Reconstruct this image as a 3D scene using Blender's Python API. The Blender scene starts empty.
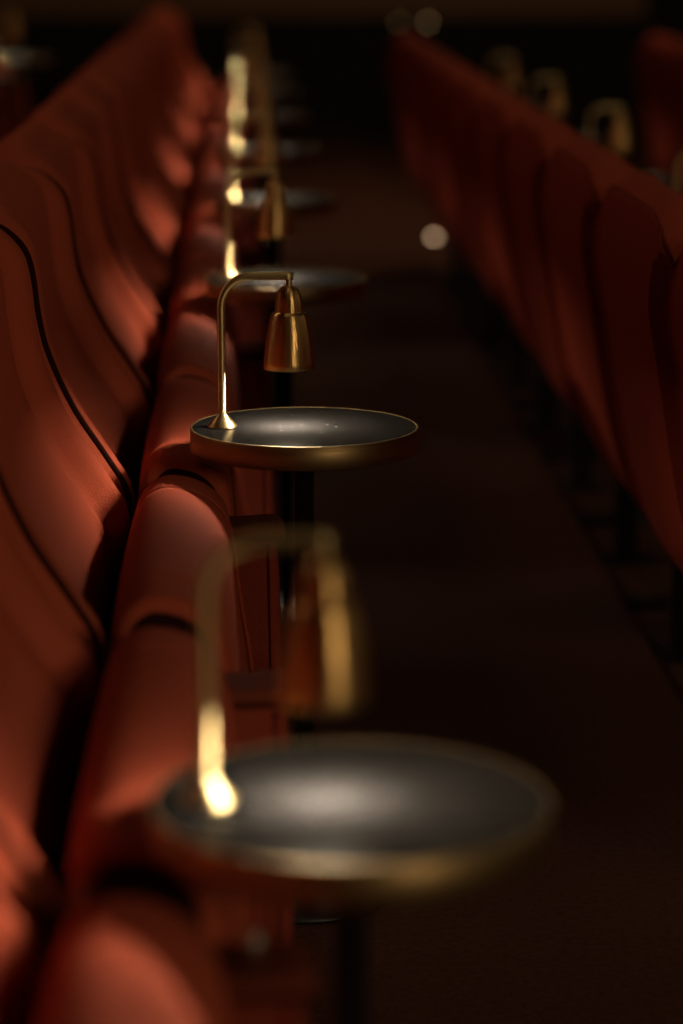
import bpy, bmesh, math, random
from mathutils import Vector, Matrix
random.seed(4)
S = bpy.context.scene
C = S.collection
PI = math.pi

# ------------------------------------------------------------------ helpers
def mesh_obj(name, verts, faces, mat, parent=None, smooth=True, loc=(0, 0, 0), mats=None, fmat=None):
    me = bpy.data.meshes.new(name)
    me.from_pydata([tuple(v) for v in verts], [], faces)
    bm = bmesh.new(); bm.from_mesh(me)
    bmesh.ops.recalc_face_normals(bm, faces=bm.faces)
    bm.to_mesh(me); bm.free()
    for p in me.polygons: p.use_smooth = smooth
    for m in (mats or [mat]): me.materials.append(m)
    if fmat:
        for i, k in enumerate(fmat): me.polygons[i].material_index = k
    o = bpy.data.objects.new(name, me); C.objects.link(o)
    o.parent = parent; o.location = loc
    return o

def catmull(pts, n, closed=True):
    out = []
    N = len(pts)
    rng = N if closed else N - 1
    for i in range(rng):
        if closed:
            p0, p1, p2, p3 = (pts[(i - 1) % N], pts[i], pts[(i + 1) % N], pts[(i + 2) % N])
        else:
            p0, p1, p2, p3 = (pts[max(i - 1, 0)], pts[i], pts[i + 1], pts[min(i + 2, N - 1)])
        for k in range(n):
            t = k / n
            out.append(tuple(0.5 * ((2 * p1[j]) + (-p0[j] + p2[j]) * t + (2 * p0[j] - 5 * p1[j] + 4 * p2[j] - p3[j]) * t * t
                        + (-p0[j] + 3 * p1[j] - 3 * p2[j] + p3[j]) * t ** 3) for j in range(2)))
    if not closed: out.append(pts[-1])
    return out

def normals2(pts):
    N = len(pts)
    area = sum(pts[i][0] * pts[(i + 1) % N][1] - pts[(i + 1) % N][0] * pts[i][1] for i in range(N))
    s = 1 if area > 0 else -1
    out = []
    for i in range(N):
        a, b = pts[i - 1], pts[(i + 1) % N]
        dx, dz = b[0] - a[0], b[1] - a[1]
        L = math.hypot(dx, dz) or 1
        out.append((s * dz / L, -s * dx / L))       # outward
    return out

RING = {}
def loft(name, prof, width, mat, parent, R=.03, edge=24, seams=(), seam_w=.006, seam_d=.005, topdrop=None, bulge=0, mid=18, offset=None):
    """closed X-Z profile swept along Y, ends rounded over by R"""
    nrm = normals2(prof)
    h = width / 2
    ys = []
    for i in range(9):
        a = i / 8 * PI / 2
        ys.append(-h + R * (1 - math.cos(a)))
    lo, hi = -h + R, h - R
    for i in range(1, mid): ys.append(lo + (hi - lo) * i / mid)
    ys += [-y for y in ys[:9]][::-1]
    for s in seams:
        for d in (-2, -1, -.4, 0, .4, 1, 2): ys += [s + d * seam_w]
    ys = sorted(set(round(y, 5) for y in ys))
    verts, faces = [], []
    N = len(prof)
    for y in ys:
        e = h - abs(y)
        ins = R - math.sqrt(max(0, R * R - (R - e) ** 2)) if e < R else 0
        sd = sum(seam_d * math.exp(-((y - s) / seam_w) ** 2) for s in seams)
        bl = bulge * max(0, 1 - (y / h) ** 2)
        for (x, z), (nx, nz) in zip(prof, nrm):
            d = -ins * .92 - sd + bl
            if offset: d += offset(y, x, z, h)
            X, Z = x + nx * d, z + nz * d
            if topdrop: Z -= topdrop(y, x, z, h)
            verts.append((X, y, Z))
    for j in range(len(ys) - 1):
        for i in range(N):
            a = j * N + i; b = j * N + (i + 1) % N
            faces.append((a, b, b + N, a + N))
    # caps: fan to centre
    for j in (0, len(ys) - 1):
        faces.append(tuple(j * N + i for i in range(N)))
    def ring(yy):
        j = min(range(len(ys)), key=lambda q: abs(ys[q] - yy))
        return verts[j * N:(j + 1) * N]
    RING[name] = ring
    o = mesh_obj(name, verts, faces, mat, parent)
    for p in list(o.data.polygons)[-2:]:
        p.use_smooth = False
        for li in p.loop_indices: o.data.edges[o.data.loops[li].edge_index].use_edge_sharp = True
    return o

def lathe(name, prof, mat, parent=None, seg=48, loc=(0, 0, 0), close=False, cap=True, mats=None, bands=None):
    verts, faces, fm = [], [], []
    n = len(prof)
    for k in range(seg):
        a = 2 * PI * k / seg
        for r, z in prof: verts.append((r * math.cos(a), r * math.sin(a), z))
    rng = n if close else n - 1
    for k in range(seg):
        for i in range(rng):
            a = k * n + i; b = k * n + (i + 1) % n
            c = ((k + 1) % seg) * n + (i + 1) % n; d = ((k + 1) % seg) * n + i
            faces.append((a, b, c, d)); fm.append(bands[i] if bands else 0)
    if cap and not close:
        faces.append(tuple(k * n for k in range(seg))); fm.append(bands[0] if bands else 0)
        faces.append(tuple(k * n + n - 1 for k in range(seg))); fm.append(bands[-1] if bands else 0)
    return mesh_obj(name, verts, faces, mat, parent, loc=loc, mats=mats, fmat=fm if bands else None)

def tube(name, path, r, mat, parent=None, seg=20):
    verts, faces = [], []
    n = len(path)
    for i, p in enumerate(path):
        p = Vector(p)
        t = (Vector(path[min(i + 1, n - 1)]) - Vector(path[max(i - 1, 0)])).normalized()
        u = Vector((0, 1, 0)); v = t.cross(u).normalized()
        for k in range(seg):
            a = 2 * PI * k / seg
            verts.append(p + r * (math.cos(a) * u + math.sin(a) * v))
    for i in range(n - 1):
        for k in range(seg):
            faces.append((i * seg + k, i * seg + (k + 1) % seg, (i + 1) * seg + (k + 1) % seg, (i + 1) * seg + k))
    faces.append(tuple(range(seg))); faces.append(tuple((n - 1) * seg + k for k in range(seg)))
    return mesh_obj(name, verts, faces, mat, parent)

def boxes(name, bxs, mat, parent=None, bevel=.003, loc=(0, 0, 0)):
    bm = bmesh.new()
    for (x0, x1, y0, y1, z0, z1) in bxs:
        r = bmesh.ops.create_cube(bm, size=1)
        for v in r['verts']:
            v.co = Vector(((x0 + x1) / 2 + v.co.x * (x1 - x0), (y0 + y1) / 2 + v.co.y * (y1 - y0), (z0 + z1) / 2 + v.co.z * (z1 - z0)))
    if bevel: bmesh.ops.bevel(bm, geom=bm.edges[:], offset=bevel, segments=2, affect='EDGES')
    me = bpy.data.meshes.new(name); bm.to_mesh(me); bm.free()
    me.materials.append(mat)
    o = bpy.data.objects.new(name, me); C.objects.link(o); o.parent = parent; o.location = loc
    return o

def empty(name, loc=(0, 0, 0)):
    o = bpy.data.objects.new(name, None); C.objects.link(o); o.location = loc
    o.empty_display_size = .05
    return o

def tag(o, label, cat, group=None):
    o['label'] = label; o['category'] = cat
    if group: o['group'] = group

def copy_tree(o, parent=None):
    c = o.copy(); C.objects.link(c); c.parent = parent
    for ch in list(o.children): copy_tree(ch, c)
    return c

# ------------------------------------------------------------------ materials
def new_mat(name):
    m = bpy.data.materials.new(name); m.use_nodes = True
    nt = m.node_tree; b = nt.nodes['Principled BSDF']
    return m, nt, b

def N(nt, t, **kw):
    n = nt.nodes.new(t)
    for k, v in kw.items(): setattr(n, k, v)
    return n

def fabric(name, c1, c2, scale=330, sheen=.0):
    m, nt, b = new_mat(name)
    tc = N(nt, 'ShaderNodeTexCoord')
    nz = N(nt, 'ShaderNodeTexNoise'); nz.inputs['Scale'].default_value = scale; nz.inputs['Detail'].default_value = 3
    n2 = N(nt, 'ShaderNodeTexNoise'); n2.inputs['Scale'].default_value = 9; n2.inputs['Detail'].default_value = 4
    mx = N(nt, 'ShaderNodeMix', data_type='RGBA')
    mx.inputs['A'].default_value = (*c1, 1); mx.inputs['B'].default_value = (*c2, 1)
    ad = N(nt, 'ShaderNodeMath', operation='MULTIPLY_ADD'); ad.inputs[1].default_value = .55; 
    ml = N(nt, 'ShaderNodeMath', operation='MULTIPLY'); ml.inputs[1].default_value = .45
    nt.links.new(tc.outputs['Object'], nz.inputs['Vector']); nt.links.new(tc.outputs['Object'], n2.inputs['Vector'])
    nt.links.new(n2.outputs['Fac'], ml.inputs[0]); nt.links.new(nz.outputs['Fac'], ad.inputs[0]); nt.links.new(ml.outputs[0], ad.inputs[2])
    nt.links.new(ad.outputs[0], mx.inputs['Factor'])
    nt.links.new(mx.outputs['Result'], b.inputs['Base Color'])
    bp = N(nt, 'ShaderNodeBump'); bp.inputs['Strength'].default_value = .6; bp.inputs['Distance'].default_value = .002
    nt.links.new(nz.outputs['Fac'], bp.inputs['Height']); nt.links.new(bp.outputs[0], b.inputs['Normal'])
    b.inputs['Roughness'].default_value = .85
    b.inputs['Specular IOR Level'].default_value = .04
    b.inputs['Sheen Weight'].default_value = sheen; b.inputs['Sheen Roughness'].default_value = .45
    b.inputs['Sheen Tint'].default_value = (1, .55, .42, 1)
    return m

def plain(name, col, rough=.5, metal=0, noise=0, nscale=30, spec=.5, aniso=0):
    m, nt, b = new_mat(name)
    b.inputs['Base Color'].default_value = (*col, 1)
    b.inputs['Roughness'].default_value = rough; b.inputs['Metallic'].default_value = metal
    b.inputs['Specular IOR Level'].default_value = spec
    if aniso: b.inputs['Anisotropic'].default_value = aniso
    if noise:
        tc = N(nt, 'ShaderNodeTexCoord'); nz = N(nt, 'ShaderNodeTexNoise'); nz.inputs['Scale'].default_value = nscale
        nz.inputs['Detail'].default_value = 5
        mr = N(nt, 'ShaderNodeMapRange'); mr.inputs['To Min'].default_value = rough - noise; mr.inputs['To Max'].default_value = rough + noise
        nt.links.new(tc.outputs['Object'], nz.inputs['Vector']); nt.links.new(nz.outputs['Fac'], mr.inputs['Value'])
        nt.links.new(mr.outputs[0], b.inputs['Roughness'])
    return m

def brushed(name, col, rough, streak=(400, 400, 6), bump=.08, aniso=.85):
    m, nt, b = new_mat(name)
    b.inputs['Metallic'].default_value = 1
    b.inputs['Anisotropic'].default_value = aniso          # turned metal: fine grooves run round the axis
    tv = N(nt, 'ShaderNodeCombineXYZ'); tv.inputs[2].default_value = 1
    nt.links.new(tv.outputs[0], b.inputs['Tangent'])
    tc = N(nt, 'ShaderNodeTexCoord'); mp = N(nt, 'ShaderNodeMapping'); mp.inputs['Scale'].default_value = streak
    nz = N(nt, 'ShaderNodeTexNoise'); nz.inputs['Scale'].default_value = 1; nz.inputs['Detail'].default_value = 3
    nt.links.new(tc.outputs['Object'], mp.inputs[0]); nt.links.new(mp.outputs[0], nz.inputs['Vector'])
    mx = N(nt, 'ShaderNodeMix', data_type='RGBA')
    mx.inputs['A'].default_value = (*[c * .78 for c in col], 1); mx.inputs['B'].default_value = (*col, 1)
    nt.links.new(nz.outputs['Fac'], mx.inputs['Factor']); nt.links.new(mx.outputs['Result'], b.inputs['Base Color'])
    mr = N(nt, 'ShaderNodeMapRange'); mr.inputs['To Min'].default_value = rough * .7; mr.inputs['To Max'].default_value = rough * 1.4
    nt.links.new(nz.outputs['Fac'], mr.inputs['Value']); nt.links.new(mr.outputs[0], b.inputs['Roughness'])
    bp = N(nt, 'ShaderNodeBump'); bp.inputs['Strength'].default_value = bump; bp.inputs['Distance'].default_value = .001
    nt.links.new(nz.outputs['Fac'], bp.inputs['Height']); nt.links.new(bp.outputs[0], b.inputs['Normal'])
    return m

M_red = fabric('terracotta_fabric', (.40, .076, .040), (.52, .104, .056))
M_shell = fabric('dark_red_shell_fabric', (.24, .036, .018), (.32, .050, .026))
M_painted_shade = fabric('painted_shade_fabric', (.022, .006, .004), (.035, .009, .006))  # dark colour stands in for shade in creases and at cushion ends
M_pipe = fabric('terracotta_piping', (.30, .048, .025), (.40, .07, .035))
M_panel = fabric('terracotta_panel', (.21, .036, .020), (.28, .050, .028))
M_brass = brushed('brass', (.93, .74, .38), .50, (60, 60, 60), .02, .95)
M_shade = brushed('brushed_brass_shade', (.80, .50, .20), .34, (300, 300, 3), .45)
M_rim = brushed('brushed_brass_rim', (.34, .23, .11), .46, (5, 5, 300), .06, .3)
M_black = plain('black_powder_coat', (.012, .011, .011), .45, 0, .1)
M_steel = plain('pale_steel', (.75, .72, .66), .35, 1)
M_cap = fabric('dark_brown_cap_fabric', (.16, .036, .018), (.21, .048, .025))
M_inner = plain('cream_reflector', (.55, .48, .36), .5)

def top_mat():
    m, nt, b = new_mat('black_laminate')
    tc = N(nt, 'ShaderNodeTexCoord')
    vo = N(nt, 'ShaderNodeTexVoronoi'); vo.inputs['Scale'].default_value = 85
    n2 = N(nt, 'ShaderNodeTexNoise'); n2.inputs['Scale'].default_value = 25; n2.inputs['Detail'].default_value = 4
    r1 = N(nt, 'ShaderNodeMapRange'); r1.inputs['From Min'].default_value = .07; r1.inputs['From Max'].default_value = .15
    r1.inputs['To Min'].default_value = 1; r1.inputs['To Max'].default_value = 0
    r2 = N(nt, 'ShaderNodeMapRange'); r2.inputs['From Min'].default_value = .46; r2.inputs['From Max'].default_value = .60
    mu = N(nt, 'ShaderNodeMath', operation='MULTIPLY')
    nt.links.new(tc.outputs['Object'], vo.inputs['Vector']); nt.links.new(tc.outputs['Object'], n2.inputs['Vector'])
    nt.links.new(vo.outputs['Distance'], r1.inputs['Value']); nt.links.new(n2.outputs['Fac'], r2.inputs['Value'])
    nt.links.new(r1.outputs[0], mu.inputs[0]); nt.links.new(r2.outputs[0], mu.inputs[1])
    mx = N(nt, 'ShaderNodeMix', data_type='RGBA')
    mx.inputs['A'].default_value = (.0052, .0050, .0049, 1); mx.inputs['B'].default_value = (.075, .07, .066, 1)
    nt.links.new(mu.outputs[0], mx.inputs['Factor']); nt.links.new(mx.outputs['Result'], b.inputs['Base Color'])
    b.inputs['Roughness'].default_value = .25
    b.inputs['Specular IOR Level'].default_value = .004
    return m
M_top = top_mat()

def emit(name, col, s):
    m, nt, b = new_mat(name)
    b.inputs['Base Color'].default_value = (.8, .8, .8, 1)
    b.inputs['Emission Color'].default_value = (*col, 1); b.inputs['Emission Strength'].default_value = s
    return m
LAMP = 350.0
M_led = emit('warm_lamp_glow', (1, .82, .61), LAMP)
M_step = emit('aisle_light_glow', (1, .62, .36), 3.0)
M_wdisc2 = emit('wall_disc_glow', (1, .6, .25), 1.0)
M_wdisc = emit('dim_wall_disc_glow', (1, .6, .25), .3)

def carpet():
    m, nt, b = new_mat('brown_carpet')
    tc = N(nt, 'ShaderNodeTexCoord')
    nz = N(nt, 'ShaderNodeTexNoise'); nz.inputs['Scale'].default_value = 90; nz.inputs['Detail'].default_value = 5
    n2 = N(nt, 'ShaderNodeTexNoise'); n2.inputs['Scale'].default_value = 3
    mx = N(nt, 'ShaderNodeMix', data_type='RGBA')
    mx.inputs['A'].default_value = (.045, .020, .013, 1); mx.inputs['B'].default_value = (.19, .080, .048, 1)
    nt.links.new(tc.outputs['Object'], nz.inputs['Vector']); nt.links.new(nz.outputs['Fac'], mx.inputs['Factor'])
    nt.links.new(mx.outputs['Result'], b.inputs['Base Color'])
    bp = N(nt, 'ShaderNodeBump'); bp.inputs['Strength'].default_value = .8; bp.inputs['Distance'].default_value = .006
    nt.links.new(nz.outputs['Fac'], bp.inputs['Height']); nt.links.new(bp.outputs[0], b.inputs['Normal'])
    b.inputs['Roughness'].default_value = .95; b.inputs['Specular IOR Level'].default_value = .1
    return m
M_carpet = carpet()
M_wall = plain('dark_wall', (.014, .012, .010), .8, 0, .1)
M_ceil = plain('dark_ceiling', (.02, .016, .014), .9)
def wood():
    m, nt, b = new_mat('brown_wood_panel')
    tc = N(nt, 'ShaderNodeTexCoord'); mp = N(nt, 'ShaderNodeMapping'); mp.inputs['Scale'].default_value = (1.2, 1, 14)
    nz = N(nt, 'ShaderNodeTexNoise'); nz.inputs['Scale'].default_value = 2; nz.inputs['Detail'].default_value = 5
    nt.links.new(tc.outputs['Object'], mp.inputs[0]); nt.links.new(mp.outputs[0], nz.inputs['Vector'])
    mx = N(nt, 'ShaderNodeMix', data_type='RGBA')
    mx.inputs['A'].default_value = (.16, .075, .024, 1); mx.inputs['B'].default_value = (.32, .15, .05, 1)
    nt.links.new(nz.outputs['Fac'], mx.inputs['Factor']); nt.links.new(mx.outputs['Result'], b.inputs['Base Color'])
    b.inputs['Roughness'].default_value = .5
    return m
M_wood = wood()

# ------------------------------------------------------------------ camera
CAMZ = 1.37
F = 2700.0
phi = math.atan(579 / F)
theta = math.atan(99.5 / F * math.cos(phi))
cam = bpy.data.cameras.new('camera'); co = bpy.data.objects.new('camera', cam); C.objects.link(co)
cam.sensor_fit = 'VERTICAL'; cam.sensor_height = 36; cam.lens = 36 * F / 1024
cam.clip_start = .05
co.location = (.008, 0, CAMZ)
co.rotation_euler = (PI / 2 - phi, 0, -theta)
cam.dof.use_dof = True
cam.dof.focus_distance = 3.785
cam.dof.aperture_fstop = 1.9
S.camera = co

# ------------------------------------------------------------------ room
SH_BACK, SH_RIGHT, SH_THIRD = (-1.13, .11), (1.07, -.045), (2.20, -.08)
def struct(o):
    o['kind'] = 'structure'; return o
X0, X1, Y0, Y1 = -4.5, 6.0, -2.5, 19.0
tiers = [(X0, -.58, .11), (-.58, .80, 0), (.80, 1.92, -.045), (1.92, X1, -.08)]
struct(boxes('floor', [(a, b, Y0, Y1, -.3, z) for a, b, z in tiers], M_carpet, bevel=.004))
struct(boxes('wall_far', [(X0, X1, Y1, Y1 + .2, -.3, 4.0)], M_wall, bevel=0))
struct(boxes('wall_near', [(X0, X1, Y0 - .2, Y0, -.3, 4.0)], M_wall, bevel=0))
struct(boxes('wall_left', [(X0 - .2, X0, Y0, Y1, -.3, 4.0)], M_wall, bevel=0))
struct(boxes('wall_right', [(X1, X1 + .2, Y0, Y1, -.3, 4.0)], M_wall, bevel=0))
struct(boxes('ceiling', [(X0, X1, Y0, Y1, 4.0, 4.15)], M_ceil, bevel=0))
struct(boxes('trim_1', [(X0, -.5, Y1 - .05, Y1, .80, 3.4), (-.49, 1.1, Y1 - .05, Y1, .80, 3.4), (1.11, 2.8, Y1 - .05, Y1, .80, 3.4)], M_wood, bevel=.004))

# ------------------------------------------------------------------ seat prototype (local: row axis = Y, seat faces +X)
PITCH = .8335
def Zd(d): return CAMZ - .9725 * d
back_prof = [(-.178, .50), (-.168, .58), (-.196, .635), (-.241, .705), (-.276, .785), (-.290, .862), (-.296, .93),
             (-.306, .978), (-.330, 1.008), (-.372, 1.024), (-.413, 1.014), (-.440, .975), (-.442, .90),
             (-.425, .75), (-.392, .58), (-.356, .44), (-.330, .385), (-.285, .37), (-.235, .385), (-.195, .43)]
BP = catmull(back_prof, 4)
def back_offset(y, x, z, h):
    # slightly dished front panel between two rolled side borders
    def ss(a, b, v):
        t = max(0, min(1, (v - a) / (b - a))); return t * t * (3 - 2 * t)
    wgt = ss(-.405, -.33, x) * ss(.44, .55, z)
    e = h - abs(y)
    d = -.014
    d += .030 * math.exp(-((e - .062) / .028) ** 2)
    d -= .010 * math.exp(-((e - .115) / .010) ** 2)
    d -= .012 * max(0, 1 - (y / (h - .10)) ** 2)
    rear = 1 - ss(-.43, -.36, x)
    return d * wgt - .040 * (abs(y) / h) ** 5 * rear
def back_drop(y, x, z, h):
    e = h - abs(y)
    k = max(0, min(1, (z - .78) / .22))
    return .085 * max(0, 1 - e / .20) ** 2 * k

cush_prof = [(-.142, .600), (-.124, .628), (-.098, .640), (-.060, .633), (-.030, .612), (-.016, .580), (-.006, .48), (.008, .36),
             (.008, .27), (-.015, .225), (-.055, .205), (-.095, .215), (-.128, .27), (-.142, .37), (-.148, .47), (-.149, .55)]
CP = catmull(cush_prof, 4)

shell_prof = [(-.300, .372), (-.345, .385), (-.370, .440), (-.404, .580), (-.436, .750), (-.452, .890), (-.451, .965), (-.436, 1.000),
              (-.420, .975), (-.425, .890), (-.405, .750), (-.375, .580), (-.340, .450)]
SP = catmull(shell_prof, 3)
def make_seat():
    r = empty('cinema_seat')
    loft('seat_cushion', CP, .716, M_red, r, R=.016, seams=(-.255, .255), seam_w=.003, seam_d=.006, bulge=.004)
    loft('backrest', BP, .806, M_red, r, R=.046, offset=back_offset, topdrop=back_drop, mid=40)
    for s in (-1, 1):
        rg = RING['backrest'](s * (.403 - .047))
        # start and end the dark crease line at the bottom of the back
        k0 = min(range(len(rg)), key=lambda q: rg[q][2])
        path = rg[k0:] + rg[:k0] + [rg[k0]]
        tube('crease_piping', path, .0046, M_painted_shade, r, 8)  # piping coloured dark to draw the shaded crease between backs
    loft('back_shell', SP, .700, M_shell, r, R=.012, mid=24, offset=lambda y, x, z, h: -.040 * (abs(y) / .403) ** 5 * (1 if x < -.30 else 0), topdrop=lambda y, x, z, h: .085 * max(0, 1 - (.403 - abs(y)) / .20) ** 2 * max(0, min(1, (z - .78) / .22)))
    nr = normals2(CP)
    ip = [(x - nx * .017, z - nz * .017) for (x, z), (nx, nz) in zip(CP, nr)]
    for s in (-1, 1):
        ep = loft('end_shade_plate', ip, .006, M_painted_shade, r, R=.001, mid=2); ep.location = (0, s * .3565, 0)  # dark plate added so the lit cushion end reads as shaded
    # piping along the cushion's front shell edge
    for s in (-1, 1):
        path = [(x + .004, s * .346, z) for x, z in catmull([(-.030, .586), (-.018, .56), (-.006, .47), (.010, .36), (.010, .27)], 5, False)]
        tube('piping', path, .0035, M_pipe, r, 8)
    # steel frame carrying seat and back
    boxes('seat_frame', [(-.24, -.155, -.408, .408, .30, .335), (-.29, -.24, -.12, .12, .30, .44), (-.16, -.12, -.06, .06, .30, .335),
                         (-.215, -.165, -.018, .018, .0, .32)], M_black, r)
    boxes('floor_plate', [(-.27, -.12, -.05, .05, 0, .010)], M_black, r, bevel=.002)
    return r

def make_divider():
    r = empty('armrest_panel')
    prof = catmull([(-.11, .53), (-.04, .542), (.03, .540), (.050, .525), (.056, .40), (.056, .16), (.045, .11), (-.04, .10), (-.115, .11), (-.128, .20), (-.128, .45)], 4)
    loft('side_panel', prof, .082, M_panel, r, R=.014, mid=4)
    loft('armrest_cap', catmull([(-.125, .538), (-.12, .548), (.03, .560), (.054, .556), (.060, .546), (.048, .538), (-.10, .534)], 3), .09, M_cap, r, R=.008, mid=4)
    boxes('support_post', [(-.115, -.075, -.02, .02, .0, .13)], M_black, r)
    boxes('foot_plate', [(-.26, -.05, -.045, .045, 0, .014)], M_black, r)
    o = lathe('bolt', [(.0, .0), (.007, .0), (.007, .006), (.004, .009), (0, .009)], M_rim, r, 12, cap=False)
    o.location = (-.20, 0, .013)
    return r

TZ = .694
def make_table():
    r = empty('side_table')
    R_ = .16; t = .033
    bv = .0018
    lathe('tabletop', [(.0, TZ - .0004), (R_ - .0032, TZ - .0004)], M_top, r, 128, cap=False).location = (0, 0, 0)
    lathe('table_rim', [(R_ - .0034, TZ - .0006), (R_ - .003, TZ), (R_ - .0010, TZ), (R_, TZ - .001), (R_, TZ - t + .001), (R_ - .001, TZ - t), (R_ - .012, TZ - t)], M_rim, r, 128, cap=False)
    lathe('underside', [(0, TZ - t + .0005), (R_ - .01, TZ - t + .0005)], M_black, r, 64, cap=False)
    lathe('pole', [(.0, .012), (.0135, .012), (.0135, TZ - t - .008), (.05, TZ - t - .008), (.05, TZ - t), (0, TZ - t)], M_black, r, 32, cap=False)
    lathe('floor_base', [(.0, 0), (.12, 0), (.12, .006), (.113, .011), (.02, .016), (0, .016)], M_black, r, 48, cap=False)
    return r

def make_lamp():
    r = empty('table_lamp')       # origin: foot of the lamp on the table top
    lathe('lamp_base', [(0, 0), (.0205, 0), (.0210, .0016), (.0200, .0034), (.0105, .0140), (.0080, .0165), (.0072, .0185), (0, .0185)], M_brass, r, 48, cap=False)
    H = .2115; R_ = .043; AX = .101
    path = [(0, 0, .016 + (H - R_ - .016) * i / 12) for i in range(13)]
    for i in range(1, 17):
        a = i / 16 * PI / 2
        path.append((R_ - R_ * math.cos(a), 0, H - R_ + R_ * math.sin(a)))
    path += [(R_ + (AX - R_) * i / 6, 0, H) for i in range(1, 7)]
    tube('lamp_stem', path, .0058, M_brass, r, 24)
    # bell shade, double walled
    out = [(.0, .1985), (.0050, .1985), (.0095, .1965), (.0130, .1930), (.0156, .1880), (.0174, .1825), (.0187, .1770), (.0193, .1700), (.0196, .1630), (.0197, .1612),
           (.0236, .1600), (.0248, .1580), (.0268, .1510), (.0287, .1420), (.0310, .1300), (.0330, .1160), (.0343, .1020), (.0352, .0910), (.0356, .0822)]
    inn = [(.0345, .0822), (.0341, .0910), (.0332, .1020), (.0318, .1160), (.0298, .1300), (.0275, .1420), (.0235, .1570), (.0, .1590)]
    sh = lathe('lamp_shade', out + inn, M_shade, r, 64, cap=False, mats=[M_shade, M_inner], bands=[0] * (len(out)) + [1] * (len(inn) - 1))
    sh.location = (.094, 0, 0)
    st = lathe('shade_neck', [(0, .197), (.0042, .197), (.0042, .2075), (0, .2075)], M_brass, r, 20, cap=False); st.location = (.094, 0, 0)
    d = lathe('lamp_diffuser', [(.0, .0842), (.014, .0850), (.022, .0875), (.0255, .0920), (.026, .098), (0, .099)], M_led, r, 14, cap=False); d.location = (.094, 0, 0)
    l = bpy.data.lights.new('lamp_spot', 'SPOT'); l.energy = 17; l.color = (1, .86, .70); l.spot_size = math.radians(98); l.spot_blend = 1; l.shadow_soft_size = .012
    lo = bpy.data.objects.new('lamp_spot', l); C.objects.link(lo); lo.parent = r; lo.location = (.094, 0, .0825)
    return r

seat0, div0, table0, lamp0 = make_seat(), make_divider(), make_table(), make_lamp()
used = {}
def place(proto, loc, label, cat, group):
    if proto.name not in used:
        used[proto.name] = 1; o = proto
    else:
        o = copy_tree(proto)
    o.location = loc
    tag(o, label, cat, group)
    return o

ORD = ['nearest', 'second nearest', 'third nearest', 'fourth nearest', 'fifth nearest', 'sixth nearest', 'seventh nearest', 'eighth nearest',
       'ninth nearest', 'tenth nearest', 'eleventh nearest', 'twelfth nearest', 'thirteenth nearest', 'fourteenth nearest', 'farthest']
TX = .09
def table_set(x, y, z, tl, ll, g):
    place(table0, (x + TX, y, z), tl, 'table', g[0])
    place(lamp0, (x - .025, y, z + TZ), ll, 'lamp', g[1])

# --- left row
LY = 2.059
nT = 8
near_words = [None] * 15
for k in range(15):                       # seat k spans boundary k-1 .. k
    y = LY + (k - .5) * PITCH
    lab = [ 'folded red seat cut off at bottom left corner, nearest of the left row',
            'folded red seat beside the big blurred front table, left row',
            'folded red seat just before the sharp in-focus table, left row',
            'folded red seat just beyond the sharp in-focus table, left row'] + \
          [f'folded red seat, {ORD[i]} to the camera in the left row' for i in range(4, 14)] + \
          ['folded red seat closing the far end of the left row']
    place(seat0, (0, y, 0), lab[k], 'seat', 'red folding seats of the left row')
for k in range(15):
    y = LY + k * PITCH
    if k % 2 == 0:
        i = k // 2
        lab = f'red padded armrest panel under the {ORD[i] if i < 7 else "farthest"} table of the left row'
    else:
        lab = f'red padded armrest panel midway between the {ORD[k // 2]} and next tables, left row'
    place(div0, (0, y, 0), lab, 'armrest', 'armrest panels of the left row')
tlab = ['large blurred round table with brass rim at the bottom of the picture',
        'sharp in-focus round black table with brushed brass rim',
        'slightly blurred round table directly behind the sharp in-focus table']
llab = ['large blurred brass lamp on the front table',
        'sharp in-focus brass lamp with bell shade on the round table',
        'brass lamp on the table directly behind the in-focus one']
for i in range(nT):
    w = ORD[i] if i < 7 else 'farthest'
    table_set(0, LY + i * 2 * PITCH, 0,
              tlab[i] if i < 3 else f'round brass-rimmed table, {w} of the left row',
              llab[i] if i < 3 else f'blurred brass lamp on the {w} table of the left row',
              ('round tables of the left row', 'brass lamps of the left row'))

# --- right row (seen from behind)
sx, sz = SH_RIGHT
RYE = 11.45
nR = 10
for k in range(nR):
    y = RYE - (k + .5) * PITCH
    if y < 3.0: break
    i = nR - 1 - k
    w = ['nearest, cut by the right edge', 'second nearest', 'third nearest', 'fourth nearest', 'fifth nearest', 'sixth nearest', 'seventh nearest', 'eighth nearest', 'ninth nearest', 'farthest'][i]
    place(seat0, (sx, y, sz), f'dim red seat seen from behind, {w}, right row', 'seat', 'red seats of the right row seen from behind')
for k in range(nR + 1):
    y = RYE - k * PITCH
    i = nR - k
    w = ['cut by the right edge, nearest', 'second nearest', 'third nearest', 'fourth nearest', 'fifth nearest', 'sixth nearest', 'seventh nearest', 'eighth nearest', 'ninth nearest', 'tenth nearest', 'farthest'][i]
    place(div0, (sx, y, sz), f'armrest panel with black foot in the right row, {w}', 'armrest', 'armrest panels of the right row')
for k in range(4):
    y = RYE - k * 2 * PITCH
    w = ['farthest', 'third nearest', 'second nearest', 'nearest'][k]
    table_set(sx, y, sz, f'round table hidden behind the right row backrests, {w} one',
              f'brass lamp peeping over the right row backrests, {w} one',
              ('round tables of the right row', 'brass lamps of the right row'))

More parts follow.
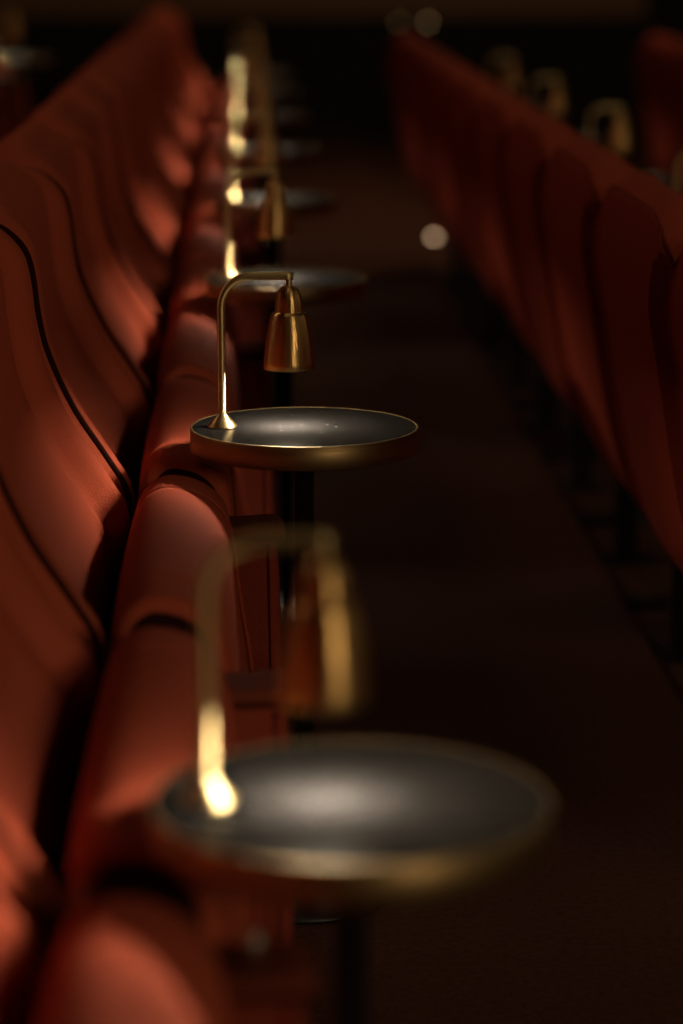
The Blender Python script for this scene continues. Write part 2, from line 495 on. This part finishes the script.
# --- third row at the far right
sx, sz = SH_THIRD
for k in range(2):
    place(seat0, (sx, 12.10 - (k + .5) * PITCH, sz),
          ['red seat at the far end of the row at the upper right corner', 'red seat cut by the right edge in the upper right corner row'][k], 'seat', 'red seats of the upper right row')
for k in range(3):
    place(div0, (sx, 12.10 - k * PITCH, sz), ['armrest panel closing the far end of the upper right row',
          'armrest panel between the two seats of the upper right row', 'nearest armrest panel of the upper right row'][k], 'armrest', 'armrest panels of the upper right row')

# --- row behind the left one (upper left corner)
sx, sz = SH_BACK
BY = 12.83
for k in range(3):
    place(seat0, (sx, BY - (k - .5) * PITCH, sz),
          ['red seat beyond the upper left corner table, row behind', 'red seat just before the far table in the upper left corner', 'red seat at the left edge behind the left row backrests'][k],
          'seat', 'red seats of the upper left row')
for k in range(4):
    place(div0, (sx, BY - (k - 1) * PITCH, sz), ['red armrest panel at the far end of the upper left row', 'red armrest panel under the farther table in the upper left corner',
          'red armrest panel between the two upper left corner tables', 'red armrest panel under the nearer table at the upper left edge'][k], 'armrest', 'armrest panels of the upper left row')
for k in range(2):
    table_set(sx, BY - k * 2 * PITCH, sz, ['farther round table in the upper left corner', 'nearer round table cut by the upper left edge'][k],
              ['brass lamp on the farther table in the upper left corner', 'brass lamp on the nearer table at the upper left edge'][k],
              ('round tables of the upper left row', 'brass lamps of the upper left row'))

pin = lathe('bracket_pin', [(.0, .0), (.006, .0), (.006, .030), (.0045, .034), (0, .034)], M_steel, div0, 16, cap=False)
pin.location = (.012, -.02, .555); pin['label'] = 'small pale metal pin'

# --- small aisle light and glowing wall discs
a = empty('aisle_light', (.895, 12.6, -.045))
tag(a, 'small round glowing aisle light near the floor beyond the right row', 'light')
lathe('housing', [(0, 0), (.026, 0), (.026, .012), (.020, .018), (0, .018)], M_black, a, 24, cap=False)
lathe('lens', [(.018, .017), (.016, .026), (.009, .032), (0, .034)], M_step, a, 24, cap=False)
for nm, x, z, lb in (('wall_disc', 1.29, .765, 'brighter small round glowing disc on the far wall above the right row'),
                     ('wall_disc', 1.09, .765, 'fainter small round glowing disc on the far wall above the right row')):
    w = empty(nm, (x, Y1, z)); w.rotation_euler = (PI / 2, 0, 0)  # glowing discs added for bright spots of unknown source
    tag(w, lb, 'light', 'glowing discs on the far wall')
    lathe('housing', [(0, 0), (.030, 0), (.030, .018), (.024, .022), (0, .022)], M_black, w, 24, cap=False)
    lathe('lens', [(.014, .021), (.012, .026), (.006, .030), (0, .031)], M_wdisc if 'fainter' in lb else M_wdisc2, w, 24, cap=False)

# ------------------------------------------------------------------ unseen lights, guessed and added for fill and highlights
def area(name, loc, size, power, col, rot=(0, 0, 0)):
    l = bpy.data.lights.new(name, 'AREA'); l.shape = 'DISK'; l.size = size; l.energy = power; l.color = col
    o = bpy.data.objects.new(name, l); C.objects.link(o); o.location = loc; o.rotation_euler = rot
    return o
area('overhead_fill', (-.2, 3.0, 3.9), 1.2, 2.5, (1, .72, .45))
area('overhead_fill', (-3.2, 5.5, 3.9), 1.2, 20, (1, .66, .42))
area('overhead_fill', (-.2, 8.0, 3.9), 1.2, 4, (1, .72, .45))
area('overhead_fill', (1.5, 13.5, 3.9), 1.2, 22, (1, .66, .36))
def aim(o, p): o.rotation_euler = (Vector(p) - o.location).to_track_quat('-Z', 'Y').to_euler()
# unseen area light added for screen-like glow on the side the seats face
l = bpy.data.lights.new('screen_side_fill', 'AREA'); l.shape = 'RECTANGLE'; l.size = 10; l.size_y = 2.4; l.energy = 14; l.color = (1, .78, .46)
o = bpy.data.objects.new('screen_side_fill', l); C.objects.link(o); o.location = (5.9, 2.0, 2.5)
o.rotation_euler = (PI / 2, 0, PI / 2)
o = area('rear_fill', (3.0, -2.2, 2.05), .9, 45, (1, .76, .45)); aim(o, (0, 4.0, .8))  # unseen lamp added behind right to brighten poles and back rolls
w = bpy.data.worlds.new('world'); S.world = w; w.use_nodes = True
w.node_tree.nodes['Background'].inputs['Color'].default_value = (0, 0, 0, 1)

# ------------------------------------------------------------------ view
S.view_settings.view_transform = 'Standard'; S.view_settings.look = 'None'
S.view_settings.gamma = 1; S.view_settings.use_curve_mapping = False
S.view_settings.exposure = 0
S.cycles.max_bounces = 6; S.cycles.diffuse_bounces = 2; S.cycles.glossy_bounces = 4
S.cycles.use_denoising = True
S.cycles.sample_clamp_indirect = 4
S.cycles.blur_glossy = .5
